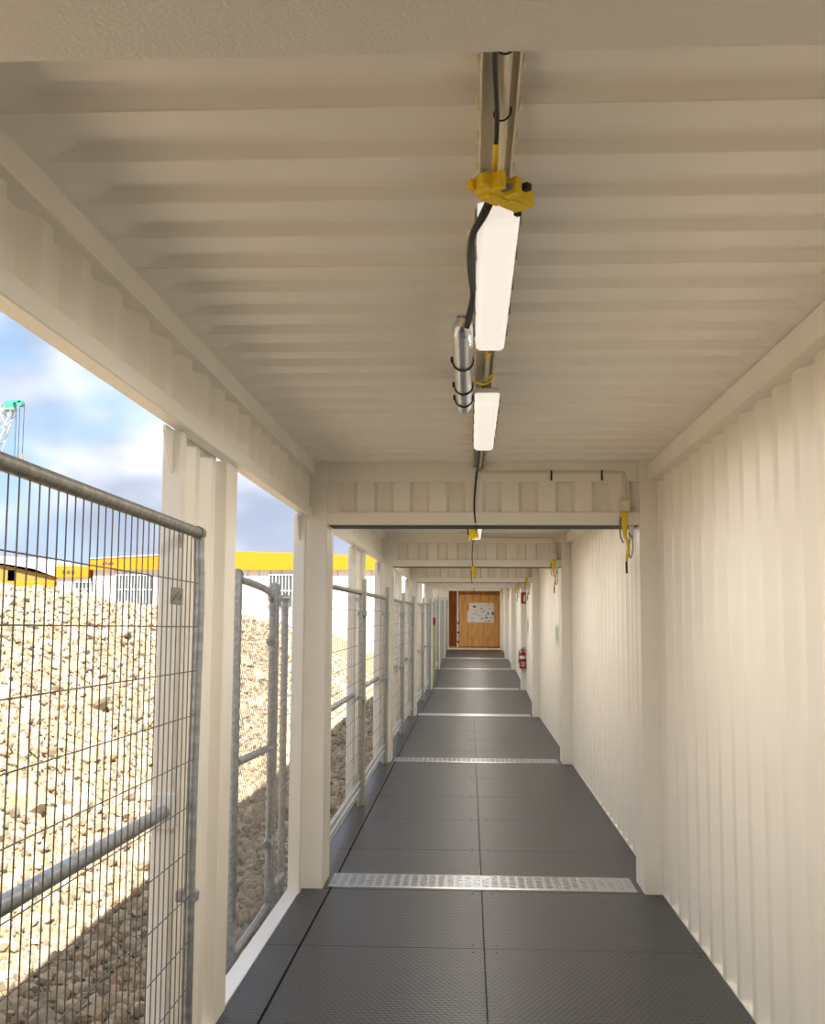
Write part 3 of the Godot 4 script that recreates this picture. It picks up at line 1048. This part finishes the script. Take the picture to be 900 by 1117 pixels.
# ====================================================================== small things
func small_things() -> void:
	var st: SurfaceTool
	guard_rail(1, FR + 0.07, 3.055, "thick galvanised guard rail behind the nearest mesh fence panel")
	# yellow junction box at the first light, turned across the tray
	var xf := B[1]
	var yb := thing("yellow_junction_box", "yellow plastic junction box tilted across the tray above the nearest light", "junction box", xf, P(0.075, 2.57, 1.43))
	var t := Transform3D(Basis(Vector3.UP, 0.82).scaled_local(Vector3(1.28, 1.0, 1.1)), P(0.075, 2.585, 1.43))
	st = mb()
	bx(st, Vector3(-0.062, -0.022, -0.020), Vector3(0.058, 0.022, 0.026), 0.006, t)
	part("body", st, M.yellow, yb)
	st = mb()
	bx(st, Vector3(-0.050, -0.030, -0.018), Vector3(-0.004, -0.018, 0.014), 0.004, t)
	part("lid", st, M.yellow, yb)
	st = mb()
	bx(st, Vector3(-0.001, -0.027, -0.016), Vector3(0.046, -0.019, 0.022), 0.003, t)
	part("lid", st, M.yellow, yb)
	st = mb()
	for q in [[Vector3(-0.074, -0.016, 0.004), Vector3(-0.058, 0.012, 0.024)], [Vector3(-0.072, -0.012, -0.026), Vector3(-0.052, 0.010, -0.010)], [Vector3(0.040, -0.018, -0.026), Vector3(0.062, 0.004, -0.014)]]:
		st = mb()
		bx(st, q[0], q[1], 0.003, t)
		part("lug", st, M.yellow, yb)
	for q in [[Vector3(-0.020, -0.026, 0.018), Vector3(-0.004, 0.016, 0.052)], [Vector3(-0.056, -0.024, 0.018), Vector3(-0.042, 0.016, 0.050)]]:
		st = mb()
		bx(st, q[0], q[1], 0.003, t)
		part("cable_gland", st, M.yellow, yb)
	st = mb()
	tube(st, [t * Vector3(-0.030, -0.010, 0.02), t * Vector3(-0.030, -0.012, 0.046)], 0.008, 10)
	part("grey_plug", st, M.grey_plastic, yb)
	st = mb()
	bx(st, Vector3(0.044, -0.031, -0.022), Vector3(0.056, -0.020, -0.010), 0.002, t)
	part("latch", st, M.black, yb)
	st = mb()
	bx(st, Vector3(-0.004, -0.012, 0.046), Vector3(0.010, 0.004, 0.062), 0.002, t)
	part("latch", st, M.black, yb)
	st = mb()
	bx(st, Vector3(-0.040, -0.0235, -0.024), Vector3(-0.016, -0.014, -0.019), 0.001, t)
	part("label_plate", st, M.white_plastic, yb)
	# black cable into the box, bundle from the box to the cylinder
	var c1 := thing("power_cable", "black cable in the ceiling tray running into the yellow junction box", "cable", xf, P(0.05, 2.66, 0.6))
	st = mb()
	tube(st, curve([P(0.040, CEIL - 0.02, FR), P(0.043, CEIL - 0.026, 0.8), P(0.046, CEIL - 0.032, 1.05), P(0.054, CEIL - 0.045, 1.22), P(0.054, CEIL - 0.075, 1.34)]), 0.0048, 8)
	part("cable", st, M.black, c1)
	st = mb()
	tube(st, [P(0.054, CEIL - 0.068, 1.31), P(0.054, CEIL - 0.095, 1.385)], 0.0062, 8)
	part("yellow_sleeve", st, M.yellow, c1)
	var c2 := thing("cable_bundle", "bundle of black cables looping from yellow box to silver cylinder", "cable", xf, P(0.0, 2.6, 2.0))
	for i in 3:
		st = mb()
		var o := (i - 1) * 0.006
		tube(st, curve([P(0.050 + o, 2.59, 1.46), P(0.030 + o, 2.572, 1.53), P(0.006 + o * 0.6, 2.57, 1.66), P(0.004 + o, 2.58 + o, 1.9), P(0.008 + o * 0.5, 2.58, 2.15), P(-0.002 + o, 2.575, 2.35), P(-0.010 + o * 0.5, 2.575, 2.49)]), 0.0048, 8)
		part("cable", st, M.black, c2)
	st = mb()
	tube(st, curve([P(-0.004, 2.60, 1.7), P(-0.010, 2.585, 1.8), P(-0.004, 2.60, 2.0)]), 0.003, 6)
	part("pale_wire", st, M.conduit, c2)
	# silver cylinder beside the lights
	var cy := thing("silver_cylinder", "long silver metal cylinder strapped beside the strip lights", "cylinder", xf, P(-0.024, 2.58, 2.46))
	st = mb()
	var along := Transform3D(Basis(Vector3.RIGHT, -PI / 2), P(-0.024, 2.585, 2.46))
	lathe(st, [Vector2(0.0, 0.0), Vector2(0.012, 0.0), Vector2(0.026, 0.012), Vector2(0.033, 0.05), Vector2(0.034, 0.06), Vector2(0.034, 1.24), Vector2(0.031, 1.26), Vector2(0.028, 1.29), Vector2(0.0, 1.29)], 28, along)
	part("tube_body", st, M.bright_alu, cy)
	st = mb()
	tube(st, [P(-0.024, 2.585, 2.43), P(-0.024, 2.585, 2.48)], 0.009, 10)
	part("cable_gland", st, M.conduit, cy)
	for s in [2.94, 3.34, 3.58]:
		st = mb()
		var ring: Array = []
		for i in 19:
			var a := TAU * i / 18.0
			ring.append(P(-0.024 + 0.0365 * cos(a), 2.585 + 0.0365 * sin(a), s))
		tube(st, ring, 0.003, 6)
		bx(st, P(-0.068, 2.58, s - 0.008), P(-0.056, 2.60, s + 0.008), 0.002)
		part("cable_tie", st, M.black, cy)
	st = mb()
	for s in [2.8, 3.5]:
		st = mb()
		bx(st, P(-0.045, 2.612, s), P(-0.005, CEIL - 0.001, s + 0.03), 0.003)
		part("bracket", st, M.galv_dull, cy)
	var rp := thing("yellow_rope", "thin yellow cord wound along the tray between the two strip lights", "cord", xf, P(0.06, 2.6, 3.0))
	st = mb()
	var hx: Array = []
	for i in 40:
		var u := i / 39.0
		hx.append(P(0.068 + 0.010 * cos(u * 30.0), CEIL - 0.055 + 0.010 * sin(u * 30.0), 2.80 + u * 0.36))
	tube(st, hx, 0.005, 6)
	tube(st, curve([P(0.02, 2.60, 3.34), P(0.055, 2.60, 3.38), P(0.085, 2.61, 3.36), P(0.09, 2.62, 3.30), P(0.06, 2.61, 3.38)]), 0.004, 6)
	part("cord", st, M.yellow, rp)
	# dark blue pipe and cap between the near posts
	var bp := thing("blue_pipe", "dark blue pipe standing in the gap beside the near fence upright", "pipe", xf, P(-1.04, 0, 3.3))
	st = mb()
	tube(st, [P(-1.045, 0.98, 3.27), P(-1.043, 1.80, 3.28)], 0.011, 10)
	part("pipe", st, M.blue_pipe, bp)
	st = mb()
	tube(st, [P(-1.045, 0.955, 3.27), P(-1.045, 0.985, 3.27)], 0.014, 10)
	part("yellow_cap", st, M.yellow, bp)
	# fire extinguisher and its sign on the fifth frame's right post
	var x5 := B[5]
	var fx := thing("fire_extinguisher", "red fire extinguisher hanging on the cream post far down the right wall", "fire extinguisher", x5, P(1.120, 0.53, -0.10))
	st = mb()
	lathe(st, [Vector2(0.0, 0.0), Vector2(0.066, 0.0), Vector2(0.074, 0.012), Vector2(0.074, 0.30), Vector2(0.066, 0.34), Vector2(0.040, 0.37), Vector2(0.022, 0.38), Vector2(0.022, 0.40), Vector2(0.0, 0.40)], 20, Transform3D(Basis(), P(1.120, 0.50, -0.10)))
	part("cylinder", st, M.red, fx)
	st = mb()
	lathe(st, [Vector2(0.0755, 0.22), Vector2(0.0755, 0.285)], 20, Transform3D(Basis(), P(1.120, 0.50, -0.10)))
	part("band", st, M.white_plastic, fx)
	st = mb()
	for i in 4:
		bx(st, P(1.085, 0.55 + 0.03 * i, -0.178), P(1.18 + 0.006 * (i % 3), 0.56 + 0.03 * i, -0.165))
	part("label_print", st, M.white_plastic, fx)
	st = mb()
	bx(st, P(1.103, 0.90, -0.12), P(1.137, 0.935, -0.08), 0.006)
	plate(st, [P(1.105, 0.93, -0.09), P(1.190, 0.975, -0.09), P(1.190, 0.985, -0.09), P(1.105, 0.945, -0.09)], P(0, 0, 0.02))
	plate(st, [P(1.125, 0.915, -0.09), P(1.200, 0.93, -0.09), P(1.200, 0.94, -0.09), P(1.125, 0.93, -0.09)], P(0, 0, 0.02))
	part("valve_handle", st, M.black, fx)
	st = mb()
	tube(st, curve([P(1.105, 0.915, -0.10), P(1.055, 0.90, -0.10), P(1.040, 0.82, -0.10), P(1.038, 0.62, -0.10)]), 0.009, 8)
	part("hose", st, M.black, fx)
	st = mb()
	bx(st, P(1.105, 0.78, -0.03), P(1.135, 0.92, 0.004), 0.003)
	part("wall_hook", st, M.galv_dull, fx)
	var sg := thing("fire_sign", "small red sign with white extinguisher symbol above the extinguisher", "sign", x5, P(1.17, 1.97, -0.01))
	st = mb()
	bx(st, P(1.092, 1.96, -0.012), P(1.248, 2.215, 0.001), 0.002)
	part("sign_plate", st, M.red, sg)
	st = mb()
	bx(st, P(1.148, 2.0, -0.0155), P(1.192, 2.135, -0.011), 0.001)
	bx(st, P(1.160, 2.135, -0.0155), P(1.180, 2.165, -0.011))
	bx(st, P(1.175, 2.155, -0.0155), P(1.21, 2.168, -0.011))
	part("symbol", st, M.white_plastic, sg)
	st = mb()
	bx(st, P(1.15, 2.215, -0.006), P(1.19, 2.33, 0.001), 0.001)
	part("hanger_strip", st, M.white_plastic, sg)
	# lime stake with red cap by the far fence
	var lp := thing("marker_stake", "lime green marker stake with red cap by the far fence", "stake", B[5], P(-0.93, 0, 1.2))
	st = mb()
	tube(st, [P(-0.94, 0.0, 1.2), P(-0.94, 1.45, 1.2)], 0.013, 8)
	part("stake", st, M.lime, lp)
	st = mb()
	lathe(st, [Vector2(0.04, 0.0), Vector2(0.048, 0.06), Vector2(0.044, 0.16), Vector2(0.02, 0.19), Vector2(0.0, 0.19)], 12, Transform3D(Basis(), P(-0.94, 1.42, 1.2)))
	part("cap", st, M.red, lp)

# ====================================================================== outside
func crest(z: float) -> float:
	var zs := [-20.0, 4.0, 11.0, 17.4, 24.5, 31.7, 39.5, 45.0, 50.0, 400.0]
	var ys := [1.6, 2.2, 2.10, 1.82, 1.64, 1.32, 1.04, 0.25, -0.2, -0.2]
	for i in zs.size() - 1:
		if z < zs[i + 1]:
			return lerpf(ys[i], ys[i + 1], clampf((z - zs[i]) / (zs[i + 1] - zs[i]), 0, 1))
	return -0.2

var hn := FastNoiseLite.new()
var hn2 := FastNoiseLite.new()
func height(x: float, z: float) -> float:
	var g := -0.22
	var c := crest(z) - g
	var cx := -5.0 + 0.35 * hn.get_noise_2d(z * 0.6, 40.0)
	var toe := -2.45 + 0.25 * hn.get_noise_2d(z * 0.8, 90.0)
	var h := 0.0
	if x > toe:
		h = 0.0
	elif x > cx:
		var t := (toe - x) / (toe - cx)
		h = c * (t - 0.12 * sin(TAU * 0.5 * t) * (1.0 - t)) if t < 0.9 else c * (t - 0.12 * sin(TAU * 0.5 * t) * (1.0 - t) - (t - 0.9) * (t - 0.9) * 2.0)
	else:
		h = maxf(0.0, c * (0.98 - (cx - x) * 0.06))
		if x < -9.0:
			h = maxf(0.0, h - (-9.0 - x) * 0.5)
	var amp := 0.03 + 0.10 * clampf(h, 0.0, 1.0)
	h += amp * hn.get_noise_2d(x * 1.3, z * 1.3) + 0.35 * amp * hn2.get_noise_2d(x, z)
	return g + h

func rock_mesh(sd: int, sub: bool) -> ArrayMesh:
	var r := RandomNumberGenerator.new()
	r.seed = sd
	var sm := SphereMesh.new()
	var n := FastNoiseLite.new()
	n.seed = sd
	n.frequency = 0.75
	n.fractal_octaves = 2
	var st := SurfaceTool.new()
	st.begin(Mesh.PRIMITIVE_TRIANGLES)
	st.set_smooth_group(-1)
	# icosahedron, once split
	var t := (1.0 + sqrt(5.0)) / 2.0
	var v := [Vector3(-1, t, 0), Vector3(1, t, 0), Vector3(-1, -t, 0), Vector3(1, -t, 0), Vector3(0, -1, t), Vector3(0, 1, t), Vector3(0, -1, -t), Vector3(0, 1, -t), Vector3(t, 0, -1), Vector3(t, 0, 1), Vector3(-t, 0, -1), Vector3(-t, 0, 1)]
	var f := [0, 11, 5, 0, 5, 1, 0, 1, 7, 0, 7, 10, 0, 10, 11, 1, 5, 9, 5, 11, 4, 11, 10, 2, 10, 7, 6, 7, 1, 8, 3, 9, 4, 3, 4, 2, 3, 2, 6, 3, 6, 8, 3, 8, 9, 4, 9, 5, 2, 4, 11, 6, 2, 10, 8, 6, 7, 9, 8, 1]
	var sc := Vector3(1.0, r.randf_range(0.55, 0.8), r.randf_range(0.7, 0.95))
	var cuts: Array = []
	for i in 7:
		cuts.append([Vector3(r.randfn(), r.randfn(), r.randfn()).normalized(), r.randf_range(0.62, 0.85)])
	var shape := func(p: Vector3) -> Vector3:
		var d := p.normalized()
		var q := d * (1.0 + 0.25 * n.get_noise_3dv(d * 2.0))
		for c in cuts:
			var over: float = q.dot(c[0]) - c[1]
			if over > 0.0:
				q -= c[0] * over
		return q * sc
	for i in range(0, f.size(), 3):
		var a: Vector3 = v[f[i]].normalized()
		var b: Vector3 = v[f[i + 1]].normalized()
		var c: Vector3 = v[f[i + 2]].normalized()
		var tris := [[a, b, c]]
		if sub:
			var ab := (a + b).normalized()
			var bc := (b + c).normalized()
			var ca := (c + a).normalized()
			tris = [[a, ab, ca], [ab, b, bc], [ca, bc, c], [ab, bc, ca]]
		for q in tris:
			st.add_vertex(shape.call(q[0]))
			st.add_vertex(shape.call(q[2]))
			st.add_vertex(shape.call(q[1]))
	st.generate_normals()
	return st.commit()

func field(st: SurfaceTool, xs: Array, zs: Array) -> void:
	st.set_smooth_group(0)
	var hs: Array = []
	for z in zs:
		var row := PackedFloat32Array()
		for x in xs:
			row.append(height(x, z))
		hs.append(row)
	for i in zs.size() - 1:
		for j in xs.size() - 1:
			quad(st, Vector3(xs[j], hs[i][j], -zs[i]), Vector3(xs[j], hs[i + 1][j], -zs[i + 1]), Vector3(xs[j + 1], hs[i + 1][j + 1], -zs[i + 1]), Vector3(xs[j + 1], hs[i][j + 1], -zs[i]))

func steps(a: float, b: float, d: float) -> Array:
	var out: Array = []
	var n := int(ceil(absf(b - a) / d))
	for i in n + 1:
		out.append(lerpf(a, b, float(i) / n))
	return out

func stone_color(r: RandomNumberGenerator) -> Color:
	var c := srgb(180, 162, 136).lerp(srgb(208, 192, 166), r.randf())
	if r.randf() < 0.30:
		c = srgb(120, 108, 92).lerp(srgb(170, 156, 136), r.randf())
	if r.randf() < 0.03:
		c = srgb(176, 140, 112)
	return c.srgb_to_linear()

func ground_and_pile() -> void:
	hn.seed = 3
	hn.noise_type = FastNoiseLite.TYPE_SIMPLEX_SMOOTH
	hn.frequency = 0.8
	hn.fractal_octaves = 4
	hn2.seed = 9
	hn2.noise_type = FastNoiseLite.TYPE_SIMPLEX_SMOOTH
	hn2.frequency = 6.0
	hn2.fractal_octaves = 3
	org = Vector3.ZERO
	var gr := thing("ground", "flat pale gravel ground around the site", "ground", Transform3D(), Vector3.ZERO, "", "structure")
	var st := mb()
	bx(st, Vector3(-250, -0.5, -350), Vector3(250, -0.26, 120))
	part("ground_plane", st, M.soil, gr)
	var pile := thing("gravel_pile", "long heap of sandy limestone gravel beyond the fence", "gravel pile", Transform3D(), Vector3(-4.0, -0.2, -14.0))
	st = mb()
	field(st, steps(-5.6, -1.10, 0.075), steps(1.0, 22.0, 0.09))
	field(st, steps(-5.6, -1.10, 0.15), steps(22.0, 50.0, 0.25))
	field(st, steps(-14.0, -5.6, 0.35), steps(-12.0, 50.0, 0.5))
	field(st, steps(-5.6, -1.10, 0.25), steps(-12.0, 1.0, 0.3))
	part("heap", st, M.soil, pile)
	# stones: large ones singly, the rest as gravel
	var r := RandomNumberGenerator.new()
	r.seed = 21
	var meshes: Array = []
	for i in 6:
		meshes.append(rock_mesh(100 + i, true))
	var small: Array = []
	for i in 5:
		small.append(rock_mesh(200 + i, false))
	var base := Vector3(-4.0, -0.2, -14.0)
	var mats: Array = []
	for i in 6:
		var m: StandardMaterial3D = M.stone.duplicate()
		m.vertex_color_use_as_albedo = false
		m.albedo_color = stone_color(r).linear_to_srgb()
		mats.append(m)
	for i in 300:
		var z := 3.2 + 17.0 * pow(r.randf(), 1.6)
		var x := r.randf_range(-5.0, -1.7)
		var size := 0.045 + 0.07 * pow(r.randf(), 2.5) + 0.0030 * z
		if i == 0:
			x = -3.2
			z = 7.9
			size = 0.2
		var y := height(x, z)
		var bs := Basis.from_euler(Vector3(r.randf_range(-0.5, 0.5), r.randf() * TAU, r.randf_range(-0.5, 0.5))).scaled(Vector3.ONE * size)
		share("stone", meshes[i % 6], mats[r.randi() % 6], pile, Transform3D(bs, Vector3(x, y + size * 0.25, -z) - base))
	for v in 5:
		var mm := MultiMesh.new()
		mm.transform_format = MultiMesh.TRANSFORM_3D
		mm.use_colors = true
		mm.mesh = small[v]
		mm.instance_count = 11000
		for i in 11000:
			var z := 2.0 + 30.0 * pow(r.randf(), 1.8)
			var x := r.randf_range(-5.4, -1.25)
			var size := 0.012 + 0.046 * pow(r.randf(), 2.6) + 0.0010 * z
			var bs := Basis.from_euler(Vector3(r.randf() * TAU, r.randf() * TAU, r.randf() * TAU)).scaled(Vector3.ONE * size)
			mm.set_instance_transform(i, Transform3D(bs, Vector3(x, height(x, z) + size * 0.35, -z) - base))
			mm.set_instance_color(i, stone_color(r))
		var mi := MultiMeshInstance3D.new()
		mi.multimesh = mm
		mi.material_override = M.stone
		mi.name = "gravel"
		mi.set_meta("kind", "stuff")
		pile.add_child(mi, true)

func far_buildings() -> void:
	var st: SurfaceTool
	var Z := 60.0
	var b := thing("site_building", "long white building with deep yellow fascia beyond the gravel heap", "building", Transform3D(), P(-9.0, -0.2, Z))
	# main wall with corrugations
	st = mb()
	bx(st, P(-20.9, -0.3, Z + 0.05), P(4.0, 4.3, Z + 8.0))
	part("body", st, M.sheet_white, b)
	var x := -20.9
	for i in 40:
		st = mb()
		bx(st, P(x + 0.01, -0.3, Z - 0.02), P(x + 0.60, 4.24, Z + 0.06), 0.015)
		part("wall_panel", st, M.sheet_white, b)
		x += 0.622
	st = mb()
	plate(st, [P(-21.0, 4.16, Z - 0.3), P(-21.0, 4.74, Z - 0.3), P(-13.0, 5.2, Z - 0.3), P(-9.5, 5.13, Z - 0.3), P(4.0, 4.62, Z - 0.3), P(4.0, 4.22, Z - 0.3)], P(0, 0, 8.3))
	part("fascia", st, M.fascia, b)
	st = mb()
	plate(st, [P(-21.05, 4.74, Z - 0.35), P(-21.05, 4.80, Z - 0.35), P(-13.0, 5.26, Z - 0.35), P(-9.5, 5.19, Z - 0.35), P(4.0, 4.68, Z - 0.35), P(4.0, 4.62, Z - 0.35), P(-9.5, 5.13, Z - 0.35), P(-13.0, 5.2, Z - 0.35)].slice(0, 3) + [P(-13.0, 5.2, Z - 0.35)], P(0, 0, 8.4))
	part("roof_edge", st, M.bars, b)
	for w in [[-19.55, -17.5, 2.3, 3.85], [-11.0, -9.0, 2.2, 3.9]]:
		barred_window(b, w[0], w[1], w[2], w[3], Z - 0.02)
	st = mb()
	for i in 4:
		bx(st, P(-20.3 + i * 0.17, 4.42 + 0.03 * (i % 2), Z - 0.31), P(-20.18 + i * 0.17, 4.56 + 0.03 * (i % 2), Z - 0.295))
	part("logo_mark", st, M.dark_glass, b, "small dark lettering on the yellow fascia")
	var c := thing("site_annex", "lower white annex with yellow fascia at the left of the building", "building", Transform3D(), P(-22.0, -0.2, Z))
	st = mb()
	bx(st, P(-22.95, -0.3, Z + 0.1), P(-21.1, 3.9, Z + 6.0))
	part("body", st, M.sheet_white, c)
	st = mb()
	bx(st, P(-23.0, 3.72, Z - 0.1), P(-21.1, 4.36, Z + 6.0), 0.02)
	part("fascia", st, M.fascia, c)
	barred_window(c, -21.9, -21.05, 2.75, 3.45, Z + 0.1)
	st = mb()
	for i in 3:
		bx(st, P(-22.6 + i * 0.26, 3.93, Z - 0.11), P(-22.42 + i * 0.26, 4.12, Z - 0.095))
	part("logo_mark", st, M.dark_glass, c, "small dark lettering on the yellow fascia")
	# yellow framed shelter with a pale curved roof
	var s := thing("yellow_shelter", "yellow framed open shelter with pale curved roof behind the heap", "shelter", Transform3D(), P(-25.5, -0.2, Z))
	for q in [-27.6, -26.2]:
		st = mb()
		bx(st, P(q, -0.3, Z + 1.0), P(q + 0.5, 4.2, Z + 1.5), 0.03)
		part("post", st, M.fascia, s)
	st = mb()
	bx(st, P(-28.0, 3.15, Z + 0.9), P(-23.25, 3.55, Z + 1.2), 0.03)
	part("beam", st, M.fascia, s)
	st = mb()
	var pts: Array = [P(-28.0, 3.55, Z + 1.0), P(-23.2, 3.55, Z + 1.0), P(-23.8, 3.95, Z + 1.0), P(-25.0, 4.3, Z + 1.0), P(-26.6, 4.45, Z + 1.0), P(-28.0, 4.5, Z + 1.0)]
	plate(st, pts, P(0, 0, 4.0))
	part("roof_body", st, mat(srgb(150, 118, 50), 0.6), s)
	st = mb()
	plate(st, [P(-28.5, 4.55, Z + 0.8), P(-26.4, 4.5, Z + 0.8), P(-24.6, 4.25, Z + 0.8), P(-23.3, 3.8, Z + 0.8), P(-23.2, 4.6, Z + 0.8), P(-24.3, 4.85, Z + 0.8), P(-26.4, 4.95, Z + 0.8), P(-28.5, 4.9, Z + 0.8)], P(0, 0, 4.4))
	part("canopy", st, M.pale_roof, s)
	for i in 6:
		st = mb()
		bx(st, P(-27.4 + i * 0.72, 2.2, Z + 1.1), P(-26.78 + i * 0.72, 3.1, Z + 1.2), 0.02)
		part("window", st, M.dark_glass, s)

func barred_window(b: Node3D, x0: float, x1: float, y0: float, y1: float, z: float) -> void:
	var st := mb()
	bx(st, P(x0, y0, z - 0.05), P(x1, y1, z), 0.01)
	var w := part("window", st, M.dark_glass, b)
	var n := int((x1 - x0) / 0.17)
	for i in n + 1:
		st = mb()
		var x := x0 + (x1 - x0) * i / n
		bx(st, P(x - 0.022, y0, z - 0.11), P(x + 0.022, y1, z - 0.07))
		part("bar", st, M.bars, w)
	st = mb()
	bx(st, P(x0 - 0.04, (y0 + y1) * 0.5 - 0.03, z - 0.10), P(x1 + 0.04, (y0 + y1) * 0.5 + 0.03, z - 0.06))
	bx(st, P(x0 - 0.06, y1, z - 0.10), P(x1 + 0.06, y1 + 0.07, z - 0.02))
	part("frame", st, M.bars, w)

func crane() -> void:
	var Z := 120.0
	var head := P(-52.0, 25.0, Z)
	var foot := P(-61.5, 1.2, Z)
	var c := thing("crane", "pale lattice crane boom with green head against the clouds", "crane", Transform3D(), P(-61.5, -0.2, Z))
	var st := mb()
	var d := (head - foot).normalized()
	var n1 := Vector3(0, 0, 1)
	var n2 := d.cross(n1).normalized()
	var len := foot.distance_to(head)
	for s in [[-1, -1], [-1, 1], [1, -1], [1, 1]]:
		st = mb()
		var o: Vector3 = (n1 * s[0] + n2 * s[1]) * 0.75
		tube(st, [foot + o * 0.6, foot + d * len * 0.12 + o, foot + d * len * 0.85 + o, head + o * 0.5], 0.09, 6)
		part("boom_chord", st, M.crane_grey, c)
	var n := 18
	st = mb()
	for i in n:
		var a := foot + d * len * (i + 0.5) / n
		var b := foot + d * len * (i + 1.5) / n if i < n - 1 else head
		for e in [[n1, n2], [n2, n1]]:
			for g in [-1.0, 1.0]:
				var sg := 1.0 if i % 2 == 0 else -1.0
				var p: Vector3 = a + (e[0] * g + e[1] * sg) * 0.72
				var q: Vector3 = b + (e[0] * g - e[1] * sg) * 0.72
				tube(st, [p, q], 0.05, 5)
	part("boom_lacing", st, M.crane_grey, c, "", "stuff")
	st = mb()
	bx(st, head + Vector3(-0.5, -0.5, -0.5), head + Vector3(0.5, 0.6, 0.5), 0.1)
	bx(st, head + Vector3(-0.3, 0.4, -0.4), head + Vector3(1.5, 0.75, 0.4), 0.08)
	tube(st, [head + Vector3(1.2, 0.35, -0.4), head + Vector3(1.2, 0.35, 0.4)], 0.32, 14)
	part("boom_head", st, M.crane_green, c, "green boom head with sheaves")
	for q in [[0.75, -6.2], [1.15, -6.4], [1.65, -5.6]]:
		st = mb()
		tube(st, [head + Vector3(q[0], 0.4, 0), head + Vector3(q[0], q[1], 0)], 0.035, 5)
		part("hoist_rope", st, M.black, c)
	st = mb()
	bx(st, head + Vector3(0.6, -7.2, -0.25), head + Vector3(1.3, -6.2, 0.25), 0.1)
	bx(st, head + Vector3(1.5, -6.0, -0.15), head + Vector3(1.8, -5.4, 0.15), 0.05)
	part("hook_block", st, mat(srgb(176, 120, 80), 0.6), c)
	st = mb()
	bx(st, P(-65.5, 0.6, Z + 1.5), P(-59.5, 3.0, Z - 1.5), 0.2)
	part("cab_body", st, M.crane_green, c)
	for z in [-2.0, 1.4]:
		st = mb()
		bx(st, P(-66, -0.26, Z + z), P(-59, 0.7, Z + z + 0.7), 0.25)
		part("track", st, M.black, c)
